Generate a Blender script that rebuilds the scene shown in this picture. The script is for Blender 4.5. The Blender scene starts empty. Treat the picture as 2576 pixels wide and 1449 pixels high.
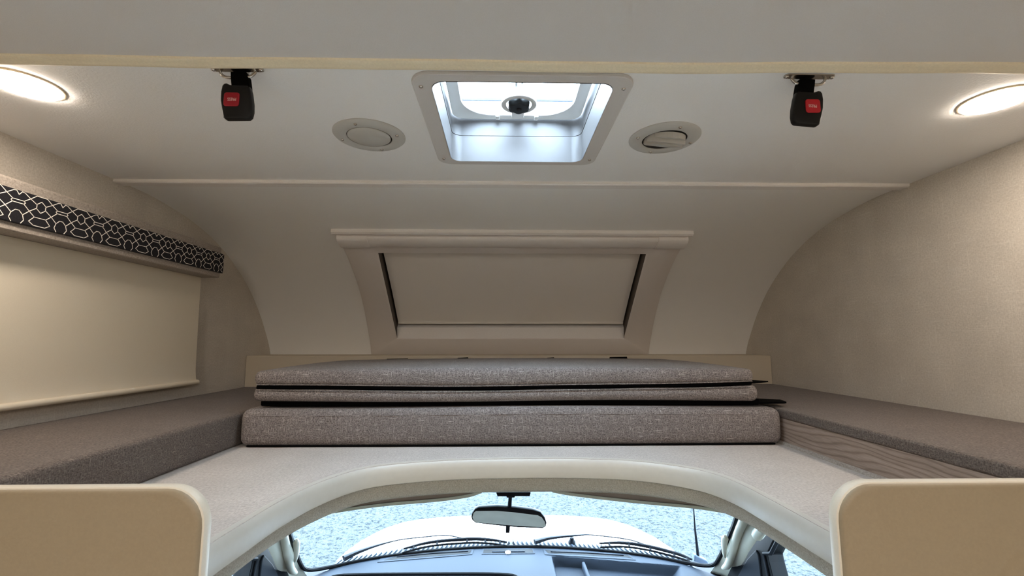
import bpy, bmesh, math, random
from mathutils import Vector, Matrix

random.seed(4)
S = bpy.context.scene
COL = S.collection

# ------------------------------------------------------------------ camera
CAM = Vector((-0.044, 0.0, 1.55))
cd = bpy.data.cameras.new('camera')
cam = bpy.data.objects.new('camera', cd)
COL.objects.link(cam)
cam.location = CAM
cam.rotation_euler = (math.pi / 2 + 0.1178, 0.0, -0.0218)
cd.sensor_width = 36.0
cd.lens = 36.0 * 1140.5 / 2576.0
cd.dof.use_dof = True
cd.dof.focus_distance = 1.4
cd.dof.aperture_fstop = 14.0
cd.clip_start = 0.02
cd.clip_end = 200
S.camera = cam

# ------------------------------------------------------------------ sky, exposure
SKY_COL = (0.62, 0.81, 1.0)
SKY_STR = 11.6
LAMP_COL = (1.0, 0.86, 0.72)
LAMP_STR = 29.0
COACH_COL = (1.0, 0.93, 0.85)
COACH_STR = 80.0
w = bpy.data.worlds.new('sky')
S.world = w
w.use_nodes = True
bgn = w.node_tree.nodes['Background']
bgn.inputs[0].default_value = (*SKY_COL, 1)
bgn.inputs[1].default_value = SKY_STR
S.view_settings.view_transform = 'Standard'
S.view_settings.look = 'None'
S.view_settings.gamma = 1.0
S.view_settings.use_curve_mapping = False
S.view_settings.exposure = 2.0
S.cycles.max_bounces = 14
S.cycles.diffuse_bounces = 8
S.cycles.transparent_max_bounces = 16
S.cycles.caustics_reflective = False
S.cycles.caustics_refractive = False

# ------------------------------------------------------------------ materials
def lin(c):
    return tuple((v / 255 / 12.92) if v / 255 <= 0.04045 else ((v / 255 + 0.055) / 1.055) ** 2.4 for v in c)

MATS = {}

def base(name):
    m = bpy.data.materials.new(name)
    m.use_nodes = True
    nt = m.node_tree
    b = nt.nodes['Principled BSDF']
    MATS[name] = m
    return m, nt, b

def N(nt, kind, **kw):
    n = nt.nodes.new(kind)
    for k, v in kw.items():
        setattr(n, k, v)
    return n

def mapped(nt, scale, coord='Object', rot=(0, 0, 0)):
    tc = N(nt, 'ShaderNodeTexCoord')
    mp = N(nt, 'ShaderNodeMapping')
    mp.inputs['Scale'].default_value = scale
    mp.inputs['Rotation'].default_value = rot
    nt.links.new(tc.outputs[coord], mp.inputs[0])
    return mp.outputs[0]

def noise(nt, vec, scale=1.0, detail=2.0, rough=0.5):
    n = N(nt, 'ShaderNodeTexNoise')
    n.inputs['Scale'].default_value = scale
    n.inputs['Detail'].default_value = detail
    n.inputs['Roughness'].default_value = rough
    nt.links.new(vec, n.inputs['Vector'])
    return n.outputs[0]

def ramp(nt, fac, stops):
    r = N(nt, 'ShaderNodeValToRGB')
    e = r.color_ramp.elements
    while len(e) < len(stops):
        e.new(0.5)
    for i, (p, c) in enumerate(stops):
        e[i].position = p
        e[i].color = (*c, 1) if len(c) == 3 else c
    nt.links.new(fac, r.inputs[0])
    return r.outputs[0]

def mix(nt, fac, a, b, mode='MIX'):
    n = N(nt, 'ShaderNodeMix', data_type='RGBA', blend_type=mode)
    for sock, v in ((n.inputs[0], fac), (n.inputs[6], a), (n.inputs[7], b)):
        if hasattr(v, 'links') or isinstance(v, bpy.types.NodeSocket):
            nt.links.new(v, sock)
        else:
            sock.default_value = v if not isinstance(v, tuple) else (*v, 1)
    return n.outputs[2]

def bump(nt, b, height, strength=0.2, dist=0.001):
    n = N(nt, 'ShaderNodeBump')
    n.inputs['Strength'].default_value = strength
    n.inputs['Distance'].default_value = dist
    nt.links.new(height, n.inputs['Height'])
    nt.links.new(n.outputs[0], b.inputs['Normal'])

def plain(name, rgb, rough=0.6, metal=0.0, grain=0.0, gscale=400, bmp=0.0, spec=None, bscale=None):
    m, nt, b = base(name)
    c = lin(rgb)
    b.inputs['Base Color'].default_value = (*c, 1)
    b.inputs['Roughness'].default_value = rough
    b.inputs['Metallic'].default_value = metal
    if spec is not None:
        b.inputs['Specular IOR Level'].default_value = spec
    n = noise(nt, mapped(nt, (1, 1, 1)), gscale, 3.0)
    lo = tuple(v * (1 - grain) for v in c)
    hi = tuple(min(1, v * (1 + grain)) for v in c)
    nt.links.new(ramp(nt, n, [(0.3, lo), (0.7, hi)]), b.inputs['Base Color'])
    if bmp:
        n2 = n if bscale is None else noise(nt, mapped(nt, (1, 1, 1)), bscale, 3.0)
        bump(nt, b, n2, bmp, 0.002)
    return m

def woven(name, dark, mid, light, thread=700, slub=(40, 620), amount=0.6, rough=0.95, bmp=0.25, weave=0.35):
    """Cloth with two crossing thread directions and long slubs, in metres of the UV map."""
    m, nt, b = base(name)
    b.inputs['Roughness'].default_value = rough
    b.inputs['Specular IOR Level'].default_value = 0.15
    try:
        b.inputs['Sheen Weight'].default_value = 0.08
    except Exception:
        pass
    a1 = noise(nt, mapped(nt, (slub[0], slub[1], 1), 'UV'), 1.0, 2.0)
    a2 = noise(nt, mapped(nt, (slub[1], slub[0], 1), 'UV', (0, 0, 0)), 1.0, 2.0)
    f1 = noise(nt, mapped(nt, (thread * 0.35, thread, 1), 'UV'), 1.0, 1.0)
    f2 = noise(nt, mapped(nt, (thread, thread * 0.35, 1), 'UV'), 1.0, 1.0)
    big = noise(nt, mapped(nt, (1, 1, 1), 'UV'), 9.0, 3.0)
    fm = N(nt, 'ShaderNodeMath', operation='ADD')
    nt.links.new(f1, fm.inputs[0]); nt.links.new(f2, fm.inputs[1])
    fh = N(nt, 'ShaderNodeMath', operation='MULTIPLY')
    nt.links.new(fm.outputs[0], fh.inputs[0]); fh.inputs[1].default_value = 0.5
    body = ramp(nt, fh.outputs[0], [(0.5 - weave * 0.5, lin(dark)), (0.5 + weave * 0.4, lin(mid))])
    smax = N(nt, 'ShaderNodeMath', operation='MAXIMUM')
    nt.links.new(a1, smax.inputs[0]); nt.links.new(a2, smax.inputs[1])
    sm = ramp(nt, smax.outputs[0], [(0.60, (0, 0, 0)), (0.76, (amount,) * 3)])
    c = mix(nt, sm, body, lin(light))
    shade = ramp(nt, big, [(0.3, (0.9, 0.9, 0.9)), (0.7, (1, 1, 1))])
    c2 = mix(nt, 1.0, c, shade, 'MULTIPLY')
    nt.links.new(c2, b.inputs['Base Color'])
    bump(nt, b, fh.outputs[0], bmp, 0.0008)
    return m

plain('ceiling_vinyl', (231, 230, 228), 0.72, grain=0.03, gscale=900, bmp=0.25, bscale=260)
plain('coach_ceiling', (204, 201, 198), 0.7, grain=0.03, gscale=700, bmp=0.12)
plain('board_beige', (192, 180, 160), 0.7, grain=0.03, gscale=500)
plain('rib_blue', (92, 104, 120), 0.5)
plain('reveal_shadow', (92, 84, 77), 0.8)  # dark tone stands in for the shade at the window recess edges
plain('cap_vinyl', (238, 237, 234), 0.6, grain=0.02, gscale=500, bmp=0.05)
plain('window_plastic', (224, 218, 213), 0.5, grain=0.03, gscale=700, bmp=0.15)
plain('seam_plastic', (230, 226, 222), 0.5, grain=0.05, gscale=600, bmp=0.2)
plain('cream_edge', (230, 217, 188), 0.6, grain=0.05, gscale=300, bmp=0.1)
plain('blind_grey', (234, 230, 224), 0.9, grain=0.04, gscale=1200, bmp=0.1)
plain('roller_cream', (222, 213, 194), 0.8, grain=0.03, gscale=900, bmp=0.1)
plain('white_plastic', (208, 206, 202), 0.45, grain=0.01)
plain('skylight_garnish', (200, 196, 192), 0.6, grain=0.04, gscale=900, bmp=0.1)
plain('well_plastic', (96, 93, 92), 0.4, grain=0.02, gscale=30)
plain('vent_plastic', (186, 184, 178), 0.5, grain=0.02, gscale=900)
plain('dark_gap', (22, 20, 19), 0.8)
plain('steel', (190, 186, 180), 0.22, metal=1.0)
plain('black_plastic', (6, 6, 7), 0.42, grain=0.1, spec=0.3)
plain('black_webbing', (5, 5, 6), 0.9, spec=0.08, grain=0.3, gscale=1500, bmp=0.3)
plain('black_cloth', (5, 5, 6), 0.95, spec=0.05, grain=0.3, gscale=900, bmp=0.2)
plain('red_button', (150, 6, 30), 0.4)
plain('red_button_bright', (186, 22, 36), 0.4)
plain('print_pale', (228, 190, 186), 0.6)
plain('partition_beige', (138, 122, 97), 0.55, grain=0.04, gscale=300, bmp=0.08)
plain('partition_edge', (208, 197, 178), 0.5, grain=0.02)
plain('edge_roll_cream', (186, 181, 171), 0.42, grain=0.02, gscale=80)
plain('headliner', (150, 144, 134), 0.95, grain=0.22, gscale=420, bmp=0.4)
plain('pillar_cream', (150, 148, 136), 0.5, grain=0.02)
plain('visor_brown', (112, 96, 84), 0.8, grain=0.05)
plain('dash_grey', (38, 44, 53), 0.62, spec=0.06, grain=0.05, gscale=600, bmp=0.1)
plain('dash_dark', (4, 4, 6), 0.6, spec=0.06, grain=0.1)
plain('cowl_dark', (20, 24, 32), 0.6, spec=0.06, grain=0.1)
plain('cowl_slat', (58, 66, 78), 0.5, spec=0.06, grain=0.1)
plain('wiper_black', (11, 13, 18), 0.45, spec=0.06, grain=0.1)
plain('rubber', (8, 8, 10), 0.6, spec=0.05)
plain('door_black', (7, 8, 10), 0.5, spec=0.06, grain=0.1)
plain('door_grey', (22, 25, 30), 0.55, spec=0.06, grain=0.1)
plain('car_paint', (240, 240, 240), 0.25)
plain('valance_pattern_line', (236, 230, 222), 0.9, grain=0.1, gscale=1500)
plain('coach_floor', (196, 194, 190), 0.5, grain=0.1, gscale=8)
plain('lamp_rim', (200, 184, 158), 0.5)

woven('heather_cloth', (64, 59, 58), (142, 133, 129), (222, 214, 206), thread=620, slub=(40, 820), amount=0.7, weave=0.34)
woven('heather_cloth_brown', (56, 50, 47), (124, 113, 105), (184, 172, 160), thread=620, slub=(46, 640), amount=0.45, weave=0.42)
woven('linen_wall', (186, 178, 166), (216, 209, 198), (230, 224, 213), thread=420, slub=(10, 260), amount=0.4, bmp=0.2, weave=0.5, rough=0.8)
woven('linen_deck', (162, 154, 147), (204, 197, 190), (216, 209, 202), thread=380, slub=(20, 300), amount=0.4, bmp=0.2, weave=0.5)
woven('valance_grey', (128, 120, 112), (182, 172, 162), (192, 182, 172), thread=420, slub=(60, 400), amount=0.3, bmp=0.3, weave=0.5)
woven('valance_black', (10, 10, 14), (34, 33, 40), (46, 46, 52), thread=700, slub=(200, 700), amount=0.3, bmp=0.2, weave=0.5)

def make_wood():
    m, nt, b = base('wood_laminate')
    v = mapped(nt, (1.0, 9.0, 1), 'UV')
    n1 = noise(nt, v, 5.0, 5.0, 0.6)
    wv = N(nt, 'ShaderNodeTexWave', wave_type='BANDS', bands_direction='Y')
    wv.inputs['Scale'].default_value = 9.0
    wv.inputs['Distortion'].default_value = 16.0
    wv.inputs['Detail'].default_value = 3.0
    wv.inputs['Detail Scale'].default_value = 0.35
    nt.links.new(mapped(nt, (0.9, 3.2, 1), 'UV'), wv.inputs['Vector'])
    fine = noise(nt, mapped(nt, (30, 900, 1), 'UV'), 1.0, 2.0)
    c1 = ramp(nt, wv.outputs[1], [(0.0, lin((138, 121, 109))), (0.3, lin((164, 146, 133))), (1.0, lin((172, 154, 141)))])
    c2 = ramp(nt, n1, [(0.3, (0.72, 0.70, 0.68)), (0.65, (1, 1, 1))])
    c3 = ramp(nt, fine, [(0.35, (0.78, 0.77, 0.76)), (0.6, (1, 1, 1))])
    c = mix(nt, 1.0, mix(nt, 1.0, c1, c2, 'MULTIPLY'), c3, 'MULTIPLY')
    nt.links.new(c, b.inputs['Base Color'])
    b.inputs['Roughness'].default_value = 0.5
make_wood()

def make_asphalt():
    m, nt, b = base('worn_asphalt')
    v = mapped(nt, (1, 1, 1))
    wob = N(nt, 'ShaderNodeTexNoise'); wob.inputs['Scale'].default_value = 2.2
    nt.links.new(v, wob.inputs['Vector'])
    vm = N(nt, 'ShaderNodeVectorMath', operation='MULTIPLY_ADD')
    nt.links.new(wob.outputs[1], vm.inputs[0]); vm.inputs[1].default_value = (0.5, 0.5, 0.5)
    nt.links.new(v, vm.inputs[2])
    vo = N(nt, 'ShaderNodeTexVoronoi', feature='DISTANCE_TO_EDGE'); vo.inputs['Scale'].default_value = 3.2
    nt.links.new(vm.outputs[0], vo.inputs['Vector'])
    cr = ramp(nt, vo.outputs[0], [(0.0, (0.35, 0.35, 0.35)), (0.022, (1, 1, 1))])
    patch = ramp(nt, noise(nt, v, 0.7, 2.0), [(0.45, (0, 0, 0)), (0.58, (1, 1, 1))])
    crm = mix(nt, patch, (1, 1, 1), cr)
    s1 = noise(nt, v, 26.0, 4.0, 0.7)
    s2 = noise(nt, v, 75.0, 2.0, 0.6)
    agg = ramp(nt, s1, [(0.38, lin((18, 21, 24))), (0.47, lin((43, 45, 44))), (0.64, lin((50, 50, 48)))])
    agg2 = ramp(nt, s2, [(0.36, (0.55, 0.57, 0.6)), (0.5, (1, 1, 1))])
    c = mix(nt, 1.0, mix(nt, 1.0, agg, agg2, 'MULTIPLY'), crm, 'MULTIPLY')
    nt.links.new(c, b.inputs['Base Color'])
    b.inputs['Roughness'].default_value = 0.95
    b.inputs['Specular IOR Level'].default_value = 0.03
    bump(nt, b, s1, 0.3, 0.01)
make_asphalt()

def make_glass(name, tint, gloss=0.05):
    m = bpy.data.materials.new(name); MATS[name] = m
    m.use_nodes = True
    nt = m.node_tree; nt.nodes.clear()
    o = N(nt, 'ShaderNodeOutputMaterial')
    t = N(nt, 'ShaderNodeBsdfTransparent'); t.inputs[0].default_value = (*tint, 1)
    g = N(nt, 'ShaderNodeBsdfGlossy'); g.inputs['Roughness'].default_value = 0.02
    x = N(nt, 'ShaderNodeMixShader'); x.inputs[0].default_value = gloss
    nt.links.new(t.outputs[0], x.inputs[1]); nt.links.new(g.outputs[0], x.inputs[2])
    nt.links.new(x.outputs[0], o.inputs[0])
make_glass('windshield_glass', (0.92, 0.98, 1.0), 0.04)
make_glass('skylight_dome', (0.82, 0.83, 0.84), 0.05)

def make_mirror():
    m, nt, b = base('mirror_glass')
    b.inputs['Base Color'].default_value = (0.34, 0.47, 0.56, 1)
    b.inputs['Metallic'].default_value = 1.0
    b.inputs['Roughness'].default_value = 0.03
make_mirror()

def make_emit(name, col, st):
    m = bpy.data.materials.new(name); MATS[name] = m
    m.use_nodes = True
    nt = m.node_tree; nt.nodes.clear()
    o = N(nt, 'ShaderNodeOutputMaterial')
    e = N(nt, 'ShaderNodeEmission')
    e.inputs[0].default_value = (*col, 1); e.inputs[1].default_value = st
    nt.links.new(e.outputs[0], o.inputs[0])

# ------------------------------------------------------------------ builders
WL = {}

def tag(o, label=None, cat=None, group=None, kind=None):
    if label: o['label'] = label
    if cat: o['category'] = cat
    if group: o['group'] = group
    if kind: o['kind'] = kind
    return o

def empty(name, loc, label=None, cat=None, group=None, kind=None):
    o = bpy.data.objects.new(name, None)
    o.empty_display_size = 0.05
    COL.objects.link(o)
    o.location = loc
    WL[o] = Vector(loc)
    return tag(o, label, cat, group, kind)

def box_uv(me):
    uv = me.uv_layers.new(name='UVMap')
    vs = me.vertices
    for p in me.polygons:
        n = p.normal
        a = max(range(3), key=lambda i: abs(n[i]))
        for li in p.loop_indices:
            c = vs[me.loops[li].vertex_index].co
            if a == 0: uv.data[li].uv = (c.y, c.z)
            elif a == 1: uv.data[li].uv = (c.x, c.z)
            else: uv.data[li].uv = (c.x, c.y)

class G:
    """Collects vertices and faces in world metres."""
    def __init__(s):
        s.v = []; s.f = []
    def add(s, v, f):
        k = len(s.v)
        s.v += [tuple(p) for p in v]
        s.f += [tuple(i + k for i in q) for q in f]
        return s

def mk(name, g, mat, parent=None, loc=None, smooth=False, bevel=0.0, seg=2, angle=35, recalc=True):
    o0 = WL[parent] if parent is not None else Vector(loc if loc is not None else (0, 0, 0))
    me = bpy.data.meshes.new(name)
    me.from_pydata(g.v, [], g.f)
    me.update()
    if recalc or bevel:
        bm = bmesh.new(); bm.from_mesh(me)
        bmesh.ops.remove_doubles(bm, verts=bm.verts, dist=1e-6)
        if recalc:
            bmesh.ops.recalc_face_normals(bm, faces=bm.faces)
        if bevel:
            ed = [e for e in bm.edges if e.is_manifold and e.calc_face_angle(0) > math.radians(angle)]
            bmesh.ops.bevel(bm, geom=ed, offset=bevel, segments=seg, profile=0.5, affect='EDGES', clamp_overlap=True)
        bm.to_mesh(me); bm.free()
    box_uv(me)
    me.transform(Matrix.Translation(-o0))
    me.materials.append(MATS[mat])
    if smooth:
        for p in me.polygons: p.use_smooth = True
        try:
            me.set_sharp_from_angle(angle=math.radians(40))
        except Exception:
            pass
    o = bpy.data.objects.new(name, me)
    COL.objects.link(o)
    if parent is not None:
        o.parent = parent
    else:
        o.location = o0
    WL[o] = o0
    return o

def boxg(x0, x1, y0, y1, z0, z1, g=None):
    g = g or G()
    v = [(x, y, z) for x in (x0, x1) for y in (y0, y1) for z in (z0, z1)]
    return g.add(v, [(0, 1, 3, 2), (4, 6, 7, 5), (0, 4, 5, 1), (2, 3, 7, 6), (0, 2, 6, 4), (1, 5, 7, 3)])

def prism(poly, axis, lo, hi, g=None):
    """poly: 2D points in the remaining two axes, in order."""
    g = g or G()
    def p3(p, c):
        if axis == 0: return (c, p[0], p[1])
        if axis == 1: return (p[0], c, p[1])
        return (p[0], p[1], c)
    n = len(poly)
    v = [p3(p, lo) for p in poly] + [p3(p, hi) for p in poly]
    f = [tuple(range(n)), tuple(range(2 * n - 1, n - 1, -1))]
    f += [(i, (i + 1) % n, n + (i + 1) % n, n + i) for i in range(n)]
    return g.add(v, f)

def smooth_path(pts, n=8, closed=False):
    P = [Vector(p) for p in pts]
    out = []
    m = len(P)
    rng = range(m) if closed else range(m - 1)
    for i in rng:
        p1, p2 = P[i], P[(i + 1) % m]
        p0 = P[(i - 1) % m] if (closed or i > 0) else p1 * 2 - p2
        p3 = P[(i + 2) % m] if (closed or i < m - 2) else p2 * 2 - p1
        for k in range(n):
            t = k / n
            out.append(0.5 * ((2 * p1) + (p2 - p0) * t + (2 * p0 - 5 * p1 + 4 * p2 - p3) * t * t + (3 * p1 - p0 - 3 * p2 + p3) * t ** 3))
    if not closed: out.append(P[-1])
    return out

def tube(pts, r, n=8, g=None, closed=False, flat=1.0, up=(0, 0, 1)):
    """Round (or flattened) tube; r may be a list."""
    g = g or G()
    P = [Vector(p) for p in pts]
    m = len(P)
    R = r if isinstance(r, (list, tuple)) else [r] * m
    V = []; F = []
    for i, p in enumerate(P):
        a = P[(i - 1) % m] if (closed or i) else p
        b = P[(i + 1) % m] if (closed or i < m - 1) else p
        t = (b - a).normalized()
        u = Vector(up)
        s = t.cross(u)
        if s.length < 1e-4: s = t.cross(Vector((1, 0, 0)))
        s.normalize(); q = s.cross(t).normalized()
        for k in range(n):
            an = 2 * math.pi * k / n
            V.append(p + s * math.cos(an) * R[i] + q * math.sin(an) * R[i] * flat)
    cnt = m if closed else m - 1
    for i in range(cnt):
        j = (i + 1) % m
        for k in range(n):
            F.append((i * n + k, i * n + (k + 1) % n, j * n + (k + 1) % n, j * n + k))
    if not closed:
        F.append(tuple(range(n - 1, -1, -1)))
        F.append(tuple((m - 1) * n + k for k in range(n)))
    return g.add(V, F)

def lathe(prof, c, n=40, g=None, cap=True):
    """prof: (radius, z offset) list; axis z."""
    g = g or G()
    V = []; F = []
    for r, z in prof:
        for k in range(n):
            a = 2 * math.pi * k / n
            V.append((c[0] + r * math.cos(a), c[1] + r * math.sin(a), c[2] + z))
    for i in range(len(prof) - 1):
        for k in range(n):
            F.append((i * n + k, i * n + (k + 1) % n, (i + 1) * n + (k + 1) % n, (i + 1) * n + k))
    if cap:
        F.append(tuple(range(n))); F.append(tuple((len(prof) - 1) * n + k for k in range(n)))
    return g.add(V, F)

def rrect(cx, cy, hx, hy, r, n=6):
    pts = []
    for sx, sy, a0 in ((1, 1, 0), (-1, 1, 90), (-1, -1, 180), (1, -1, 270)):
        for k in range(n + 1):
            a = math.radians(a0 + 90 * k / n)
            pts.append((cx + sx * (hx - r) + r * math.cos(a), cy + sy * (hy - r) + r * math.sin(a)))
    return pts

def ring(outer, inner, z0, z1, g=None):
    """Flat ring between two loops with equal counts, extruded z0..z1."""
    g = g or G()
    n = len(outer)
    V = [(*p, z0) for p in outer] + [(*p, z0) for p in inner] + [(*p, z1) for p in outer] + [(*p, z1) for p in inner]
    F = []
    for i in range(n):
        j = (i + 1) % n
        F += [(i, j, n + j, n + i), (2 * n + i, 3 * n + i, 3 * n + j, 2 * n + j), (i, 2 * n + i, 2 * n + j, j), (n + i, n + j, 3 * n + j, 3 * n + i)]
    return g.add(V, F)

def cushion(x0, x1, y0, y1, z0, z1, r, nx=40, ny=16, nz=4, disp=None):
    def axis(a, b, n):
        e = [a + r * t for t in (0, 0.12, 0.35, 0.65, 1.0)]
        mid = [a + r + (b - a - 2 * r) * k / n for k in range(1, n)]
        return e + mid + [b - r * t for t in (1.0, 0.65, 0.35, 0.12, 0)]
    A = [axis(x0, x1, nx), axis(y0, y1, ny), axis(z0, z1, nz)]
    idx = {}; V = []; F = []
    lo = (x0 + r, y0 + r, z0 + r); hi = (x1 - r, y1 - r, z1 - r)
    def vert(i, j, k):
        key = (i, j, k)
        if key not in idx:
            p = Vector((A[0][i], A[1][j], A[2][k]))
            q = Vector([min(max(p[t], lo[t]), hi[t]) for t in range(3)])
            d = p - q
            if d.length > 1e-9: p = q + d.normalized() * r
            if disp: p = disp(p)
            idx[key] = len(V); V.append(p)
        return idx[key]
    L = [len(a) - 1 for a in A]
    for i in range(L[0]):
        for j in range(L[1]):
            for k in (0, L[2]):
                F.append((vert(i, j, k), vert(i + 1, j, k), vert(i + 1, j + 1, k), vert(i, j + 1, k)))
        for k in range(L[2]):
            for j in (0, L[1]):
                F.append((vert(i, j, k), vert(i + 1, j, k), vert(i + 1, j, k + 1), vert(i, j, k + 1)))
    for j in range(L[1]):
        for k in range(L[2]):
            for i in (0, L[0]):
                F.append((vert(i, j, k), vert(i, j + 1, k), vert(i, j + 1, k + 1), vert(i, j, k + 1)))
    return G().add(V, F)

def copy_tree(o, parent=None):
    c = o.copy()
    COL.objects.link(c)
    c.parent = parent
    for ch in list(o.children):
        copy_tree(ch, c)
    return c

# ------------------------------------------------------------------ the coach shell
CE = 2.022       # bunk ceiling
MC = 1.993       # coach ceiling, a step lower
BF = 1.265       # bunk deck
W = 1.18

for sx, nm in ((-1, 'wall_left'), (1, 'wall_right')):
    poly = [(-3.0, 0), (0.6, 0), (0.6, 1.19), (2.36, 1.19), (2.36, 2.09), (-3.0, 2.09)]
    g = prism(poly, 0, sx * W, sx * (W + 0.05))
    tag(mk(nm, g, 'linen_wall'), kind='structure')
tag(mk('wall_rear', boxg(-W, W, -3.05, -3.0, 0, 2.05), 'partition_beige'), kind='structure')
tag(mk('floor', boxg(-W, W, -3.0, 2.2, -0.08, 0.0), 'coach_floor'), kind='structure')
tag(mk('ceiling_coach', boxg(-W, W, -3.0, 0.675, MC, 2.09), 'coach_ceiling'), kind='structure')

SKX, SKY_, = -0.007, 0.951
ox0, ox1, oy0, oy1 = SKX - 0.170, SKX + 0.170, SKY_ - 0.183, SKY_ + 0.183
g = G()
boxg(-W, ox0, 0.675, 1.36, CE, CE + 0.05, g)
boxg(ox1, W, 0.675, 1.36, CE, CE + 0.05, g)
boxg(ox0, ox1, 0.675, oy0, CE, CE + 0.05, g)
boxg(ox0, ox1, oy1, 1.36, CE, CE + 0.05, g)
tag(mk('ceiling', g, 'ceiling_vinyl', recalc=False), kind='structure')

# cream edge strip where the coach ceiling steps up to the bunk ceiling
g = G()
V = []; F = []
xs = [-1.18 + 2.36 * k / 60 for k in range(61)]
for i, x in enumerate(xs):
    sag = 0.0022 * math.sin(x * 9.0) + 0.0016 * math.sin(x * 23 + 1.0)
    t = max(0.0, (x - 0.2) / 0.7)
    yb = 0.699 + sag * 0.6 - 0.014 * t
    ya = 0.670 + sag * 0.4 - 0.016 * t
    prof = [(ya, MC + 0.004), (ya + 0.002, MC - 0.003), (ya + 0.010, MC - 0.0045), (ya + 0.014, MC - 0.0035), (ya + 0.018, MC - 0.0045),
            (yb - 0.004, MC - 0.004), (yb, MC - 0.001), (yb + 0.001, MC + 0.008), (yb, 2.022)]
    V += [(x, a, b) for a, b in prof]
npf = 9
for i in range(60):
    for k in range(npf - 1):
        F.append((i * npf + k, i * npf + k + 1, (i + 1) * npf + k + 1, (i + 1) * npf + k))
g.add(V, F)
tag(mk('trim_2', g, 'cream_edge', smooth=True), 'cream moulded strip along the edge of the lower coach ceiling', kind='structure')

# ---- curved front cap with the window opening
CAP = [(1.29, 2.0225), (1.33, 2.0222), (1.38, 2.021), (1.444, 2.018), (1.53, 2.008), (1.64, 1.989), (1.752, 1.957), (1.861, 1.910), (1.953, 1.855),
       (2.043, 1.789), (2.114, 1.720), (2.170, 1.655), (2.220, 1.585), (2.252, 1.535), (2.275, 1.485), (2.296, 1.42), (2.312, 1.35), (2.32, 1.25)]
capc = smooth_path([(0, a, b) for a, b in CAP], 6)
cl = [0.0]
for i in range(1, len(capc)):
    cl.append(cl[-1] + (capc[i] - capc[i - 1]).length)

def cap_at(s):
    s = min(max(s, 0), cl[-1])
    for i in range(1, len(cl)):
        if cl[i] >= s:
            t = (s - cl[i - 1]) / max(1e-9, cl[i] - cl[i - 1])
            p = capc[i - 1].lerp(capc[i], t)
            d = (capc[i] - capc[i - 1]).normalized()
            return p, Vector((0, d.z, -d.y)) * 1.0   # into the room
    return capc[-1], Vector((0, -1, 0))

def s_of_y(y):
    for i in range(1, len(capc)):
        if capc[i].y >= y:
            t = (y - capc[i - 1].y) / (capc[i].y - capc[i - 1].y)
            return cl[i - 1] + t * (cl[i] - cl[i - 1])
    return cl[-1]

WS0, WS1 = s_of_y(1.700), s_of_y(2.2765)       # outer frame
IS0, IS1 = s_of_y(1.838), s_of_y(2.230)        # inner opening (to the sill edge)
WX, IX = 0.686, 0.556
hs0, hs1, hx = IS0 - 0.01, IS1 + 0.01, IX + 0.02
ss = sorted(set([cl[i] for i in range(0, len(cl))] + [hs0, hs1]))
xs = sorted([-1.19, -0.9, -hx, -0.3, 0, 0.3, hx, 0.9, 1.19])
g = G(); V = []; F = []
for s in ss:
    p, n = cap_at(s)
    for off in (0, -0.02):
        for x in xs:
            V.append((x, (p + n * off).y, (p + n * off).z))
nx = len(xs)
for i in range(len(ss) - 1):
    for k in range(nx - 1):
        if hs0 - 1e-6 <= ss[i] and ss[i + 1] <= hs1 + 1e-6 and -hx - 1e-6 <= xs[k] and xs[k + 1] <= hx + 1e-6:
            continue
        for o in (0, nx):
            a = i * 2 * nx + o + k; b = (i + 1) * 2 * nx + o + k
            F.append((a, a + 1, b + 1, b))
g.add(V, F)
tag(mk('wall_front', g, 'cap_vinyl', smooth=True, recalc=False), kind='structure')

# half-round seam moulding between ceiling and cap
g = G(); V = []; F = []
prof = [(1.296, 2.0225), (1.2965, 2.0150), (1.299, 2.0125), (1.303, 2.0120), (1.310, 2.0128), (1.318, 2.0128), (1.325, 2.0120), (1.330, 2.0122), (1.3325, 2.0145), (1.333, 2.0225)]
xs2 = [-1.18 + 2.36 * k / 40 for k in range(41)]
for x in xs2:
    wv = 0.0008 * math.sin(x * 11)
    V += [(x, a + wv - 0.006 * (x / 1.18), b) for a, b in prof]
m_ = len(prof)
for i in range(40):
    for k in range(m_ - 1):
        F.append((i * m_ + k, i * m_ + k + 1, (i + 1) * m_ + k + 1, (i + 1) * m_ + k))
g.add(V, F)
tag(mk('trim_1', g, 'seam_plastic', smooth=True), 'pale half-round moulding across the joint of ceiling and curved cap', kind='structure')

# board and ledge at the foot of the cap
g = prism([(2.06, BF), (2.06, 1.484), (2.064, 1.488), (2.30, 1.488), (2.30, 1.47), (2.075, 1.47), (2.075, BF)], 0, -1.178, 1.178)
tag(mk('trim_3', g, 'board_beige'), 'plain beige board with a ledge behind the stacked cushions', kind='structure')

# ---- front window
win = empty('window_1', (0, 2.0, 1.72), 'wide front window with beige frame and closed grey shade', kind='structure')
def cap_off(x, s, off):
    p, n = cap_at(s)
    q = p + n * off
    return Vector((x, q.y, q.z))
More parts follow.
